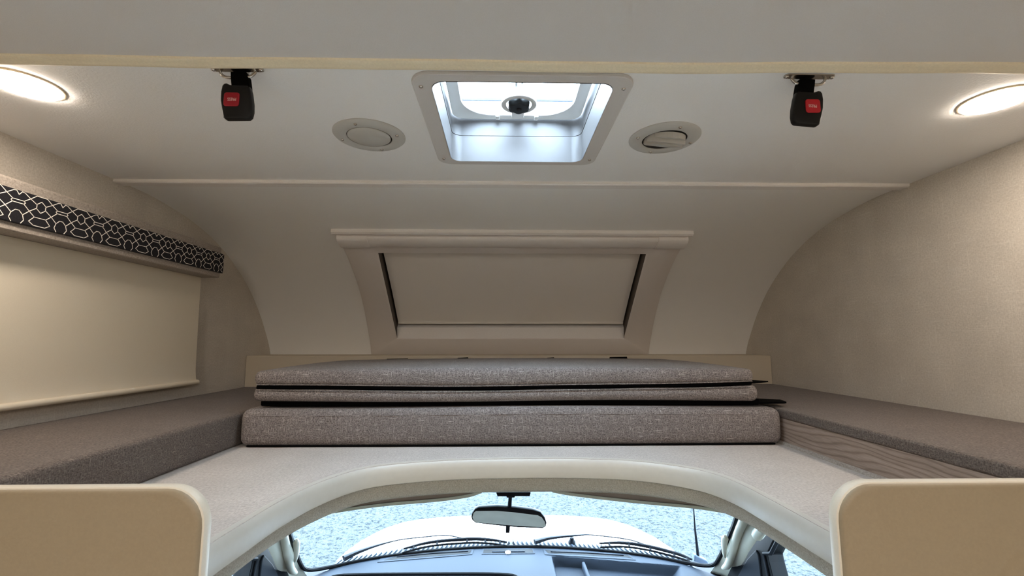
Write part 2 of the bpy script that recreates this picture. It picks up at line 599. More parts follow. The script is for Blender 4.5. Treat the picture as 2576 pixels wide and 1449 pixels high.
# chord plane carrying the inner opening
pa = cap_off(0, IS0, 0.012); pb = cap_off(0, IS1, 0.012)
chd = (pb - pa).normalized(); chn = Vector((0, chd.z, -chd.y))   # chn points into the room
NS, NX = 24, 30
def loop_outer(off, grow=0.0, rad=0.018):
    pts = []
    def corner(cx, cs, a0, a1):
        for k in range(5):
            a = math.radians(a0 + (a1 - a0) * k / 4)
            pts.append(cap_off(cx + rad * math.cos(a), cs + rad * math.sin(a), off))
    X0 = WX + grow; A0 = WS0 - grow; A1 = WS1 + grow
    for k in range(NX + 1): pts.append(cap_off(-X0 + 2 * X0 * k / NX, A0, off))
    for k in range(1, NS): pts.append(cap_off(X0, A0 + (A1 - A0 - rad) * k / (NS - 1), off))
    corner(X0 - rad, A1 - rad, 0, 90)
    for k in range(1, NX): pts.append(cap_off(X0 - rad - (2 * X0 - 2 * rad) * k / NX, A1, off))
    corner(-X0 + rad, A1 - rad, 90, 180)
    for k in range(1, NS - 1): pts.append(cap_off(-X0, A1 - rad - (A1 - A0 - rad) * k / (NS - 1), off))
    return pts
def loop_inner(shrink, depth, bot=0.0):
    n5 = 5
    L = (pb - pa).length - bot
    X0 = IX - shrink
    pts = []
    def P(x, t): 
        q = pa + chd * (t * L) - chn * depth
        return Vector((x, q.y, q.z))
    for k in range(NX + 1): pts.append(P(-X0 + 2 * X0 * k / NX, 0))
    for k in range(1, NS): pts.append(P(X0, k / (NS - 1)))
    for k in range(5): pts.append(P(X0, 1))
    for k in range(1, NX): pts.append(P(X0 - 2 * X0 * k / NX, 1))
    for k in range(5): pts.append(P(-X0, 1))
    for k in range(1, NS - 1): pts.append(P(-X0, 1 - k / (NS - 1)))
    return pts
loops = [loop_outer(0.0, 0.003), loop_outer(0.006, 0.0005), loop_outer(0.010, -0.004), loop_inner(-0.003, -0.001), loop_inner(0.0, 0.0), loop_inner(0.004, 0.004)]
g = G(); V = []; F = []
nl = len(loops[0])
for lp in loops: V += lp
for i in range(len(loops) - 1):
    for k in range(nl):
        j = (k + 1) % nl
        F.append((i * nl + k, i * nl + j, (i + 1) * nl + j, (i + 1) * nl + k))
g.add(V, F)
mk('frame', g, 'window_plastic', win, smooth=True, recalc=False)
# reveal: deep sides coloured dark for shade, sloping lighter sill at the bottom
REC = 0.042
L = (pb - pa).length
def cp(x, t, depth):
    q = pa + chd * t - chn * depth
    return (x, q.y, q.z)
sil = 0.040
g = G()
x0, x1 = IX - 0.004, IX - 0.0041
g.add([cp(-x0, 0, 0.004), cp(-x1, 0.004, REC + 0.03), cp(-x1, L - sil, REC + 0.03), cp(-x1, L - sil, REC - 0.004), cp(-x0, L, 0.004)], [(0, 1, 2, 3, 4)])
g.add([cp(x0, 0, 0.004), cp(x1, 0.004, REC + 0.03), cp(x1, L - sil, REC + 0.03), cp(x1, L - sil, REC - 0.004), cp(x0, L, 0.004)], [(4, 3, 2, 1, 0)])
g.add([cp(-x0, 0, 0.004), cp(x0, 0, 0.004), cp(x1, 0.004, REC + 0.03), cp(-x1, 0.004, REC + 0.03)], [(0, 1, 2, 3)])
mk('reveal', g, 'reveal_shadow', win, recalc=False)
g = G().add([cp(-x0, L, 0.004), cp(x0, L, 0.004), cp(x1, L - sil, REC - 0.004), cp(-x1, L - sil, REC - 0.004), cp(-x1, L - sil, REC + 0.03), cp(x1, L - sil, REC + 0.03)],
            [(0, 1, 2, 3), (3, 2, 5, 4)])
tag(mk('sill', g, 'seam_plastic', win, recalc=False), 'pale sloping sill')
# pulled-down shade: a slightly bowed cloth with hem bar
g = G(); V = []; F = []
for j in range(13):
    t = 0.004 + (L - sil - 0.028) * j / 12
    for i in range(21):
        x = -x1 + 2 * x1 * i / 20
        V.append(cp(x * 0.982, t, REC - 0.003 + 0.006 * math.sin(math.pi * j / 12)))
for j in range(12):
    for i in range(20):
        F.append((j * 21 + i, j * 21 + i + 1, (j + 1) * 21 + i + 1, (j + 1) * 21 + i))
g.add(V, F)
shd = mk('shade', g, 'blind_grey', win, smooth=True, recalc=False)
tag(shd, 'grey pulled-down window shade')
t = L - sil - 0.026
g = G().add([cp(-x1 * .982, t - 0.010, REC - 0.006), cp(x1 * .982, t - 0.010, REC - 0.006), cp(x1 * .982, t, REC - 0.006), cp(-x1 * .982, t, REC - 0.006), cp(-x1 * .982, t - 0.010, REC + 0.004), cp(x1 * .982, t - 0.010, REC + 0.004), cp(x1 * .982, t, REC + 0.004), cp(-x1 * .982, t, REC + 0.004)],
            [(0, 1, 2, 3), (0, 4, 5, 1), (3, 2, 6, 7), (0, 3, 7, 4), (1, 5, 6, 2)])
mk('hem_bar', g, 'blind_grey', shd)
# backing panel so no daylight leaks round the shade
g = G().add([cp(-IX - 0.03, -0.02, REC + 0.03), cp(IX + 0.03, -0.02, REC + 0.03), cp(IX + 0.03, L + 0.03, REC + 0.03), cp(-IX - 0.03, L + 0.03, REC + 0.03)], [(0, 1, 2, 3)])
mk('pane', g, 'dark_gap', win, recalc=False)
# roller cassette along the top
def caprail(xa, xb, s0, s1, prof, nxx=2):
    g = G(); V = []; F = []
    for i in range(nxx + 1):
        x = xa + (xb - xa) * i / nxx
        for (t, o) in prof:
            V.append(cap_off(x, s0 + (s1 - s0) * t, o))
    m = len(prof)
    for i in range(nxx):
        for k in range(m - 1):
            F.append((i * m + k, i * m + k + 1, (i + 1) * m + k + 1, (i + 1) * m + k))
    F.append(tuple(range(m))); F.append(tuple(nxx * m + k for k in range(m)))
    return g.add(V, F)
rnd = [(0.0, 0.004)] + [(0.5 - 0.5 * math.cos(math.pi * k / 10), 0.010 + 0.017 * math.sin(math.pi * k / 10) ** 0.8) for k in range(11)] + [(1.0, 0.004)]
sA, sB = s_of_y(1.728), s_of_y(1.795)
cas = mk('shade_cassette', caprail(-0.57, 0.572, sA, sB, rnd, 6), 'seam_plastic', win, smooth=True)
rnd2 = [(0.0, 0.004)] + [(0.5 - 0.5 * math.cos(math.pi * k / 10), 0.010 + 0.020 * math.sin(math.pi * k / 10) ** 0.6) for k in range(11)] + [(1.0, 0.004)]
mk('end_cap', caprail(-0.682, -0.566, sA - 0.003, sB + 0.003, rnd2, 2), 'seam_plastic', win, smooth=True)
mk('end_cap', caprail(0.568, 0.684, sA - 0.003, sB + 0.003, rnd2, 2), 'seam_plastic', win, smooth=True)
mk('head_strip', caprail(-0.694, 0.694, s_of_y(1.696), s_of_y(1.722), [(0, 0), (0.1, 0.012), (0.45, 0.016), (0.8, 0.013), (1, 0.006), (1, 0)], 2), 'seam_plastic', win, smooth=True)
mk('guide_strip', caprail(-0.58, 0.585, sB + 0.006, sB + 0.022, [(0, 0.005), (0.1, 0.013), (0.9, 0.013), (1, 0.005)], 2), 'window_plastic', win)

# ------------------------------------------------------------------ skylight
sky = empty('skylight', (SKX, SKY_, CE), 'square roof skylight with grey surround and black crank knob between the two round vents', 'skylight')
out = rrect(SKX, SKY_, 0.203, 0.204, 0.035)
inn = rrect(SKX, SKY_, 0.168, 0.181, 0.026)
g = ring(out, inn, CE - 0.007, CE + 0.001)
mk('surround', g, 'skylight_garnish', sky, bevel=0.0025)
def wall_loop(hx, hy, r, z): return [(*p, z) for p in rrect(SKX, SKY_, hx, hy, r)]
def loft(loops):
    g = G(); V = []; F = []
    n = len(loops[0])
    for l in loops: V += l
    for i in range(len(loops) - 1):
        for k in range(n):
            j = (k + 1) % n
            F.append((i * n + k, i * n + j, (i + 1) * n + j, (i + 1) * n + k))
    return g.add(V, F)
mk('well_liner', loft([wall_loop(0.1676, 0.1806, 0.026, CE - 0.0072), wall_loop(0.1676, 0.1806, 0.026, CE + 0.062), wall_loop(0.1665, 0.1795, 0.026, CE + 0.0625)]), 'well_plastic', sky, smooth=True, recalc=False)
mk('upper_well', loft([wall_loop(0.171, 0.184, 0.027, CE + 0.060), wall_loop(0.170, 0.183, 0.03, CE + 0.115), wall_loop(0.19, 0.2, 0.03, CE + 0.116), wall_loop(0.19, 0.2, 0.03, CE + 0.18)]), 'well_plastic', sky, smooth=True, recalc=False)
so = rrect(SKX, SKY_, 0.166, 0.180, 0.03, 8)
si = rrect(SKX, SKY_, 0.138, 0.158, 0.075, 8)
scr = mk('screen_frame', ring(so, si, CE + 0.108, CE + 0.116), 'white_plastic', sky, bevel=0.002)
for dx in (-0.05, 0.05):
    mk('clip', boxg(SKX + dx - 0.005, SKX + dx + 0.005, SKY_ + 0.152, SKY_ + 0.172, CE + 0.101, CE + 0.109), 'white_plastic', scr, bevel=0.002)
# knob and collar
kc = (SKX + 0.002, 1.028, CE + 0.094)
mk('knob_collar', lathe([(0.041, 0.010), (0.043, 0.002), (0.042, -0.002), (0.039, -0.004), (0.033, -0.004), (0.031, -0.002), (0.030, 0.010)], kc, 40, cap=False), 'white_plastic', sky, smooth=True)
mk('collar_bridge', boxg(kc[0] - 0.016, kc[0] + 0.016, 1.062, SKY_ + 0.165, CE + 0.104, CE + 0.112), 'white_plastic', sky, bevel=0.002)
g = G(); V = []; F = []
n = 60
lev = [(-0.013, 0.72), (-0.013, 0.9), (-0.010, 1.0), (-0.002, 1.04), (0.004, 1.0)]
for z, k in lev:
    for i in range(n):
        a = 2 * math.pi * i / n
        r = 0.027 * k * (1 - 0.085 * (1 + math.cos(6 * a)))
        V.append((kc[0] + r * math.cos(a), kc[1] + r * math.sin(a), kc[2] + z))
for l in range(len(lev) - 1):
    for i in range(n):
        j = (i + 1) % n
        F.append((l * n + i, l * n + j, (l + 1) * n + j, (l + 1) * n + i))
F.append(tuple(range(n))); F.append(tuple((len(lev) - 1) * n + i for i in range(n)))
kn = mk('crank_knob', g.add(V, F), 'black_plastic', sky, smooth=True)
mk('knob_hub', lathe([(0.006, 0.0), (0.006, -0.003), (0.003, -0.0035)], (kc[0], kc[1], kc[2] - 0.0125), 20), 'dark_gap', kn)
g = boxg(kc[0] - 0.010, kc[0] - 0.004, 0.84, 1.03, CE + 0.125, CE + 0.140)
boxg(kc[0] + 0.004, kc[0] + 0.010, 0.84, 1.03, CE + 0.128, CE + 0.143, g)
arm = mk('crank_arm', g, 'steel', sky, bevel=0.001)
mk('rivet', lathe([(0.005, 0), (0.004, -0.004), (0.001, -0.005)], (kc[0], 0.90, CE + 0.126), 16), 'steel', arm)
# raised clear lid with a rib
lo = [(*p, CE + 0.165) for p in rrect(SKX, SKY_, 0.195, 0.205, 0.03)]
lm = [(*p, CE + 0.20) for p in rrect(SKX, SKY_, 0.185, 0.195, 0.04)]
lt = [(*p, CE + 0.215) for p in rrect(SKX, SKY_, 0.14, 0.15, 0.05)]
g = loft([lo, lm, lt]); k0 = len(lo) * 2
g.f.append(tuple(range(k0, k0 + len(lo))))
mk('lid', g, 'skylight_dome', sky, smooth=True)
mk('lid_rib', tube([(p[0], p[1], CE + 0.166) for p in rrect(SKX, SKY_, 0.172, 0.184, 0.03)], 0.0045, 6, closed=True), 'rib_blue', sky, smooth=True)
def screw_g(c, r=0.0042):
    return lathe([(r, 0.001), (r, -0.0005), (r * 0.75, -0.002), (r * 0.3, -0.0026), (r * 0.25, -0.0012)], c, 14)
for sx, sy in ((-1, -1), (1, -1), (-1, 1), (1, 1)):
    mk('screw', screw_g((SKX + sx * 0.187, SKY_ + sy * 0.165, CE - 0.007)), 'steel', sky, smooth=True)

# ------------------------------------------------------------------ round air vents
def vent(name, cx, cy, label, mode):
    v = empty(name, (cx, cy, CE), label, 'vent', 'round ceiling vents')
    R = 0.0805
    fl = mk('flange', lathe([(R, 0.001), (R, -0.002), (R - 0.004, -0.0055), (0.052, -0.0065), (0.0505, -0.0055), (0.0500, 0.004)], (cx, cy, CE), 64, cap=False), 'vent_plastic', v, smooth=True)
    mk('throat', lathe([(0.0505, -0.003), (0.0505, 0.0005)], (cx, cy, CE - 0.001), 48), 'dark_gap', v)
    for k in range(4):
        a = math.radians(10 + 90 * k) if mode else math.radians(-10 + 90 * k)
        mk('screw', screw_g((cx + 0.0665 * math.cos(a), cy + 0.0665 * math.sin(a), CE - 0.0062), 0.0038), 'steel', v, smooth=True)
    if mode == 0:
        mk('shutter_disc', lathe([(0.0475, -0.001), (0.0480, -0.006), (0.0455, -0.0075), (0.01, -0.008)], (cx - 0.0003, cy - 0.0018, CE), 56), 'vent_plastic', v, smooth=True)
    else:
        # turned louvre: a shallow bowl with slats tipped across it
        Mr = Matrix.Translation((cx, cy, CE - 0.004)) @ Matrix.Rotation(math.radians(12), 4, 'Z') @ Matrix.Rotation(math.radians(9), 4, 'X')
        R0 = 0.0465
        edges = [-0.046, -0.024, -0.003, 0.018, 0.046]
        for i in range(4):
            a, b = edges[i], edges[i + 1] - 0.0012
            poly = []
            m = 8
            for k in range(m + 1):
                y = a + (b - a) * k / m
                poly.append((math.sqrt(max(1e-6, R0 * R0 - y * y)), y))
            for k in range(m, -1, -1):
                y = a + (b - a) * k / m
                poly.append((-math.sqrt(max(1e-6, R0 * R0 - y * y)), y))
            h = 0.010 if i in (1, 2) else 0.005
            tilt = 0.004
            g = G(); n = len(poly); V = []
            for z in (0.004, -h):
                for (px, py) in poly:
                    t = (py - a) / (b - a)
                    V.append(Mr @ Vector((px, py, z - tilt * (1 - t) if z < 0 else z)))
            F = [tuple(range(n)), tuple(range(2 * n - 1, n - 1, -1))] + [(q, (q + 1) % n, n + (q + 1) % n, n + q) for q in range(n)]
            mk('slat', g.add(V, F), 'vent_plastic', v)
    return v
vent('air_vent', -0.350, 1.002, 'round pale air vent with a flat closed disc on the ceiling', 0)
vent('air_vent', 0.333, 1.001, 'round pale air vent with turned slats on the ceiling', 1)

# ------------------------------------------------------------------ round ceiling lamps
make_emit('lamp_lens', LAMP_COL, LAMP_STR)
make_emit('coach_lens', COACH_COL, COACH_STR)
def puck(x, y, z, label, lens='lamp_lens', r=0.053):
    p = empty('ceiling_light', (x, y, z), label, 'lamp', 'round ceiling lights')
    mk('rim', lathe([(r + 0.003, 0.001), (r + 0.003, -0.0012), (r + 0.0015, -0.002), (r - 0.001, -0.0025), (r - 0.001, 0.0)], (x, y, z), 56, cap=False), 'lamp_rim', p, smooth=True)
    mk('lens', lathe([(r - 0.0012, -0.001), (r - 0.0014, -0.0030), (r - 0.003, -0.0045), (r * 0.7, -0.0056), (r * 0.3, -0.0060), (0.001, -0.0061)], (x, y, z), 56), lens, p, smooth=True)
    return p
puck(-0.927, 0.808, CE, 'glowing round ceiling light above the patterned valance')
puck(0.925, 0.822, CE, 'glowing round ceiling light above the bare linen wall')
for x, y, t in ((-0.5, -0.55, 'near the patterned valance side'), (0.5, -0.55, 'near the bare wall side'), (-0.5, -1.9, 'at the rear on the valance side'), (0.5, -1.9, 'at the rear on the bare wall side')):
    puck(x, y, MC, 'round coach ceiling light behind the bunk ' + t, 'coach_lens', 0.06)

# ------------------------------------------------------------------ belt buckles hanging from brackets
def text_mesh(body, size, thick=0.0002):
    cu = bpy.data.curves.new('print', 'FONT')
    cu.body = body; cu.size = size; cu.align_x = 'CENTER'; cu.align_y = 'CENTER'
    cu.extrude = thick
    o = bpy.data.objects.new('print_tmp', cu)
    COL.objects.link(o)
    dg = bpy.context.evaluated_depsgraph_get()
    me = bpy.data.meshes.new_from_object(o.evaluated_get(dg))
    bpy.data.objects.remove(o)
    return me

def buckle(ax, mir, label, red, lean):
    ay = 0.756
    b = empty('belt_buckle', (ax, ay, CE), label, 'belt buckle', 'belt buckles hanging from the ceiling')
    m = -1 if mir else 1
    c, s = math.cos(lean), math.sin(lean)
    def P(x, z):
        x *= m
        return (ax + c * x - s * z, CE + s * x + c * z)
    def poly(pts): 
        q = [P(x, z) for x, z in pts]
        return q[::-1] if mir else q
    pl = mk('bracket_plate', prism(rrect(ax + m * 0.003, ay - 0.008, 0.045, 0.007, 0.006, 4), 2, CE - 0.003, CE), 'steel', b, bevel=0.0008)
    for dx in (-0.038, 0.044):
        mk('screw', screw_g((ax + m * dx, ay - 0.008, CE - 0.003), 0.0042), 'steel', pl, smooth=True)
    path = smooth_path([(ax - m * 0.029, ay - 0.003, CE + 0.002), (ax - m * 0.029, ay - 0.003, CE - 0.005), (ax - m * 0.023, ay - 0.003, CE - 0.012), (ax - m * 0.012, ay - 0.003, CE - 0.0145),
                        (ax + m * 0.014, ay - 0.003, CE - 0.014), (ax + m * 0.025, ay - 0.003, CE - 0.011), (ax + m * 0.031, ay - 0.003, CE - 0.004), (ax + m * 0.031, ay - 0.003, CE + 0.002)], 5)
    mk('wire_loop', tube(path, 0.0026, 10, up=(0, 1, 0)), 'steel', b, smooth=True)
    mk('strap', prism(poly([(-0.010, -0.005), (0.016, -0.004), (0.0205, -0.014), (0.024, -0.034), (-0.006, -0.036), (-0.009, -0.016)]), 1, ay - 0.0060, ay + 0.006), 'black_webbing', b, bevel=0.0008)
    hp = [(-0.0195, -0.0262), (-0.015, -0.0262), (-0.0105, -0.0285), (-0.006, -0.0295), (0.0235, -0.030), (0.027, -0.042), (0.0305, -0.062), (0.0312, -0.076),
          (0.0295, -0.086), (0.026, -0.0905), (-0.0140, -0.0915), (-0.0168, -0.0885), (-0.0205, -0.073), (-0.0235, -0.058), (-0.0240, -0.042), (-0.0225, -0.031)]
    hs = mk('housing', prism(poly(hp), 1, ay - 0.007, ay + 0.006), 'black_plastic', b, smooth=True, bevel=0.0032, seg=3)
    cx, cz = P(-0.0035, -0.0570)
    bt = mk('press_button', prism(rrect(cx, cz, 0.0132, 0.0125, 0.0045, 4), 1, ay - 0.0085, ay + 0.002), red, b, bevel=0.001)
    me = text_mesh('PRESS', 0.0060)
    # upside down, facing the camera
    T = Matrix.Translation(Vector((cx - ax + m * 0.0012, -0.00875, cz - CE - 0.0002))) @ Matrix.Rotation(math.pi, 4, 'Y') @ Matrix.Rotation(lean * -1, 4, 'Y') @ Matrix.Rotation(math.pi / 2, 4, 'X') @ Matrix.Diagonal((1, 1.25, 1, 1))
    me.transform(T)
    me.materials.clear(); me.materials.append(MATS['print_pale'])
    to = bpy.data.objects.new('lettering', me)
    COL.objects.link(to); to.parent = bt
    return b
buckle(-0.508, False, 'black seat belt buckle with dark red PRESS button, hanging nearer the patterned valance', 'red_button', 0.0)
buckle(0.506, True, 'black seat belt buckle with bright red PRESS button, hanging nearer the bare linen wall', 'red_button_bright', -0.06)

# ------------------------------------------------------------------ valance and roller shade on the left wall
VX = -1.092
val = empty('window_valance', (-1.14, 1.2, 1.785), 'grey cloth valance with a black and white trellis band on the wall', 'valance')
g = prism([(-1.178, 1.786), (-1.101, 1.786), (-1.099, 1.789), (-1.099, 1.896), (-1.103, 1.902), (-1.178, 1.902)], 1, 0.45, 1.700)
mk('board', g, 'valance_grey', val, bevel=0.002)
pz0, pz1 = 1.8045, 1.877
band = mk('pattern_band', boxg(-1.102, VX, 0.44, 1.708, pz0, pz1), 'valance_black', val, bevel=0.002)
PER = 0.0985
motif = [
    ([(-.1, 42), (-.1, 52), (0, 60), (.1, 52), (.1, 42), (0, 34)], True),
    ([(.1, 51), (.25, 60), (.38, 69), (.44, 70), (.5, 62), (.56, 70), (.62, 69), (.75, 60), (.9, 51)], False),
    ([(-.12, 70.5), (.12, 70.5), (.25, 60), (.38, 50.5), (.62, 50.5), (.75, 60), (.88, 70.5)], False),
    ([(.1, 43), (.25, 32), (.38, 20), (.46, 28), (.54, 28), (.62, 20), (.75, 32), (.9, 43)], False),
    ([(.13, 22), (.25, 32), (.38, 44), (.62, 44), (.75, 32), (.87, 22)], False),
    ([(.38, 50.5), (.35, 47), (.38, 44)], False), ([(.62, 50.5), (.65, 47), (.62, 44)], False),
    ([(-.13, 22), (.13, 22), (.24, 10), (.13, 3), (-.13, 3), (-.24, 10)], True),
    ([(.38, 20), (.345, 9), (.40, 1)], False), ([(.62, 20), (.655, 9), (.60, 1)], False),
]
g = G()
def strip(a, b, hw, g):
    d = Vector((0, b[0] - a[0], b[1] - a[1])); l = d.length
    if l < 1e-6: return
    d /= l; n = Vector((0, -d.z, d.y)) * hw
    A = Vector((VX + 0.0004, a[0], a[1])) - d * hw * 0.6; B = Vector((VX + 0.0004, b[0], b[1])) + d * hw * 0.6
    top = [A + n, A - n, B - n, B + n]
    bot = [p - Vector((0.0006, 0, 0)) for p in top]
    g.add(top + bot, [(0, 1, 2, 3), (0, 4, 5, 1), (1, 5, 6, 2), (2, 6, 7, 3), (3, 7, 4, 0)])
for k in range(-6, 8):
    u0 = 1.025 + PER * k
    for pts, closed in motif:
        q = [(u0 + u * PER, pz0 + 0.0005 + z * 0.001) for u, z in pts]
        if closed: q.append(q[0])
        for a, b in zip(q, q[1:]):
            if max(a[0], b[0]) > 1.705 or min(a[0], b[0]) < 0.45: continue
            strip(a, b, 0.00075, g)
tag(mk('trellis_print', g, 'valance_pattern_line', band), kind='stuff')

sh = empty('roller_shade', (-1.15, 1.2, 1.39), 'cream roller shade pulled down below the patterned valance', 'shade')
g = G(); V = []; F = []
NYs, NZs = 30, 20
for j in range(NZs + 1):
    t = j / NZs
    z = 1.7855 - (1.7855 - 1.405) * t
    for i in range(NYs + 1):
        u = i / NYs
        y = 0.55 + (1.685 + 0.006 * t - 0.55) * u
        bow = 0.006 * math.sin(math.pi * u) * t + 0.004 * math.sin(6 * u + 2 * t) * t
        curl = 0.006 * max(0, (t - 0.85) / 0.15) ** 2
        V.append((-1.157 + bow + curl, y, z))
for j in range(NZs):
    for i in range(NYs):
        F.append((j * (NYs + 1) + i, j * (NYs + 1) + i + 1, (j + 1) * (NYs + 1) + i + 1, (j + 1) * (NYs + 1) + i))
mk('cloth', g.add(V, F), 'roller_cream', sh, smooth=True, recalc=False)
pth = []
for i in range(NYs + 1):
    u = i / NYs
    y = 0.55 + (1.695 - 0.55) * u
    pth.append((-1.151 + 0.006 * math.sin(math.pi * u) + 0.004 * math.sin(6 * u + 2), y, 1.405))
mk('hem_bar', tube(pth, 0.0085, 12, up=(0, 0, 1)), 'roller_cream', sh, smooth=True)

# ------------------------------------------------------------------ bunk platform with arched cut-out
ARCH = [(-.458, .585), (-.458, .69), (-.453, .76), (-.444, .86), (-.419, .966), (-.367, 1.063), (-.288, 1.112), (-.152, 1.144), (-.015, 1.152),
        (.139, 1.149), (.279, 1.124), (.390, 1.055), (.434, .966), (.446, .842), (.450, .742), (.452, .69), (.452, .585)]
arch = [(p.x, p.y) for p in smooth_path([(a, b, 0) for a, b in ARCH], 6)]
def arch_off(o):
    """Offset the arch towards the opening (o>0)."""
    res = []
    for i, p in enumerate(arch):
        a = arch[max(0, i - 1)]; b = arch[min(len(arch) - 1, i + 1)]
        d = Vector((b[0] - a[0], b[1] - a[1])).normalized()
        res.append((p[0] + d.y * o, p[1] - d.x * o))
    return res
plat = empty('bunk_platform', (0, 1.45, 1.18), 'pale linen covered bunk platform with an arched cut-out over the cab', 'platform')
poly = [(-W, .585)] + arch + [(W, .585), (W, 2.30), (-W, 2.30)]
mk('deck', prism(poly, 2, 1.232, BF), 'linen_deck', plat)
poly = [(-W, .585)] + [(x, max(y, .585)) for x, y in [(p[0] * 1.09, p[1] + 0.04) for p in arch]] + [(W, .585), (W, 2.30), (-W, 2.30)]
mk('leak_filler', prism(poly, 2, 1.1785, 1.232), 'headliner', plat)  # unseen filler, added to keep daylight from leaking in under the deck
def sweep_arch(prof):
    g = G(); V = []; F = []
    rows = [[(x, y, z) for x, y in arch_off(o)] for o, z in prof]
    n = len(rows[0])
    for r_ in rows: V += r_
    for i in range(len(rows) - 1):
        for k in range(n - 1):
            F.append((i * n + k, i * n + k + 1, (i + 1) * n + k + 1, (i + 1) * n + k))
    return g.add(V, F)
mk('edge_roll', sweep_arch([(-0.012, BF - 0.002), (-0.010, BF + 0.0015), (-0.003, BF + 0.0012), (0.003, BF - 0.003), (0.0065, BF - 0.010), (0.008, BF - 0.017), (0.0085, BF - 0.026), (0.0085, BF - 0.036), (0.007, BF - 0.043), (0.0, BF - 0.046), (-0.02, BF - 0.046)]), 'edge_roll_cream', plat, smooth=True)
mk('lower_band', sweep_arch([(-0.004, BF - 0.040), (-0.006, BF - 0.055), (-0.010, BF - 0.072), (-0.014, BF - 0.079), (-0.020, BF - 0.083), (-0.035, BF - 0.0835)]), 'headliner', plat, smooth=True)

# ------------------------------------------------------------------ side boxes, cushions
g = cushion(-1.176, -0.768, 0.62, 2.052, BF, 1.354, 0.012, 30, 60, 4)
c = mk('side_cushion', g, 'heather_cloth_brown', loc=(-0.97, 1.33, BF), smooth=True)
tag(c, 'thick brown-grey cushion lying under the cream roller shade', 'cushion', 'side cushions')
pan = empty('side_box', (0.96, 1.33, BF), 'low brown wood laminate box under the thin cushion', 'storage box')
mk('panel', boxg(0.744, 0.760, 0.59, 2.055, BF, 1.336), 'wood_laminate', pan, bevel=0.001)
mk('lid_board', boxg(0.760, 1.177, 0.59, 2.055, 1.322, 1.336), 'wood_laminate', pan)
mk('base_strip', prism([(0.7365, BF), (0.744, BF), (0.744, BF + 0.008), (0.741, BF + 0.007)], 1, 0.59, 2.05), 'valance_grey', pan)
g = cushion(0.740, 1.176, 0.60, 2.052, 1.336, 1.362, 0.007, 30, 60, 3)
c = mk('side_cushion', g, 'heather_cloth_brown', loc=(0.96, 1.33, 1.336), smooth=True)
tag(c, 'thin brown-grey cushion on the wood laminate box', 'cushion', 'side cushions')

def sagz(x): return 0.008 * (x / 0.7) ** 2 + 0.0045 * (x / 0.7)
def d_low(p):
    p = p.copy()
    if p.z > 1.33: p.z += 0.003 * math.sin(p.x * 5 + 1) * (p.z - 1.33) / 0.04
    if p.y < 1.32: p.y -= 0.003 * math.sin(math.pi * (p.z - BF) / 0.105)
    return p
low = empty('bench_cushion', (0, 1.66, BF), 'thick grey heather cushion at the bottom of the stack', 'cushion', 'stacked cushions')
mk('cover', cushion(-0.757, 0.738, 1.279, 2.05, BF + 0.001, 1.3685, 0.024, 60, 24, 4, d_low), 'heather_cloth', low, smooth=True)
g = tube([(-0.735, 1.2855, BF + 0.004), (-0.4, 1.284, BF + 0.003), (0.3, 1.284, BF + 0.003), (0.715, 1.2855, BF + 0.004)], 0.0025, 6)
mk('bottom_piping', g, 'black_cloth', low, smooth=True)
g = tube([(x, 1.2785 + 0.001 * math.sin(x * 40), 1.3505 + 0.0015 * math.sin(x * 5 + 1)) for x in [-0.735 + 1.45 * k / 60 for k in range(61)]], 0.0012, 6)
mk('top_seam', g, 'heather_cloth', low, smooth=True)

def d_mid(p):
    p = p.copy()
    t = (p.z - 1.384) / 0.034
    p.z += sagz(p.x) * max(0, min(1, t)) + 0.002 * math.sin(p.x * 6)
    return p
def d_top(p):
    p = p.copy()
    crown = 0.010 * max(0, 1 - (p.x / 0.72) ** 2) + 0.004 * math.sin((p.y - 1.28) / 0.77 * math.pi)
    t = max(0, min(1, (p.z - 1.424) / 0.045))
    p.z += sagz(p.x) * (1 - t) + sagz(p.x) * 0.3 * t + crown * t + 0.0015 * math.sin(p.x * 8) * (1 - t)
    return p
mid = empty('mattress_cushion', (0, 1.66, 1.372), 'thin grey heather cushion in the middle of the stack', 'cushion', 'stacked cushions')
mk('cover', cushion(-0.732, 0.682, 1.288, 2.045, 1.384, 1.418, 0.016, 60, 24, 3, d_mid), 'heather_cloth', mid, smooth=True)
g = cushion(-0.715, 0.690, 1.303, 2.04, 1.3715, 1.388, 0.005, 30, 10, 2)
mk('black_underside', g, 'black_cloth', mid, smooth=True)
def flap(pts, z, th=0.0025):
    return prism(pts, 2, z, z + th)
mk('end_flap', flap([(0.66, 1.31), (0.70, 1.306), (0.766, 1.314), (0.778, 1.322), (0.790, 1.372), (0.70, 1.41), (0.66, 1.42)], 1.3735, 0.0045), 'black_cloth', mid)
top = empty('mattress_cushion', (0, 1.66, 1.42), 'crowned grey heather cushion on top of the stack', 'cushion', 'stacked cushions')
mk('cover', cushion(-0.732, 0.672, 1.288, 2.045, 1.424, 1.468, 0.017, 60, 24, 3, d_top), 'heather_cloth', top, smooth=True)
g = tube([(x, 1.2965, 1.4212 + sagz(x) + 0.001 * math.sin(x * 9)) for x in [-0.722 + 1.385 * k / 60 for k in range(61)]], [0.0066 + 0.0014 * math.sin(k * 0.5) for k in range(61)], 8, flat=0.9)
mk('zip_band', g, 'black_cloth', top, smooth=True)
for z_, nm in ((1.4285, 'upper_piping'), (1.4140, 'lower_piping')):
    g = tube([(x, 1.2880, z_ + sagz(x) + 0.001 * math.sin(x * 9)) for x in [-0.722 + 1.385 * k / 60 for k in range(61)]], 0.0016, 6)
    mk(nm, g, 'heather_cloth', top, smooth=True)
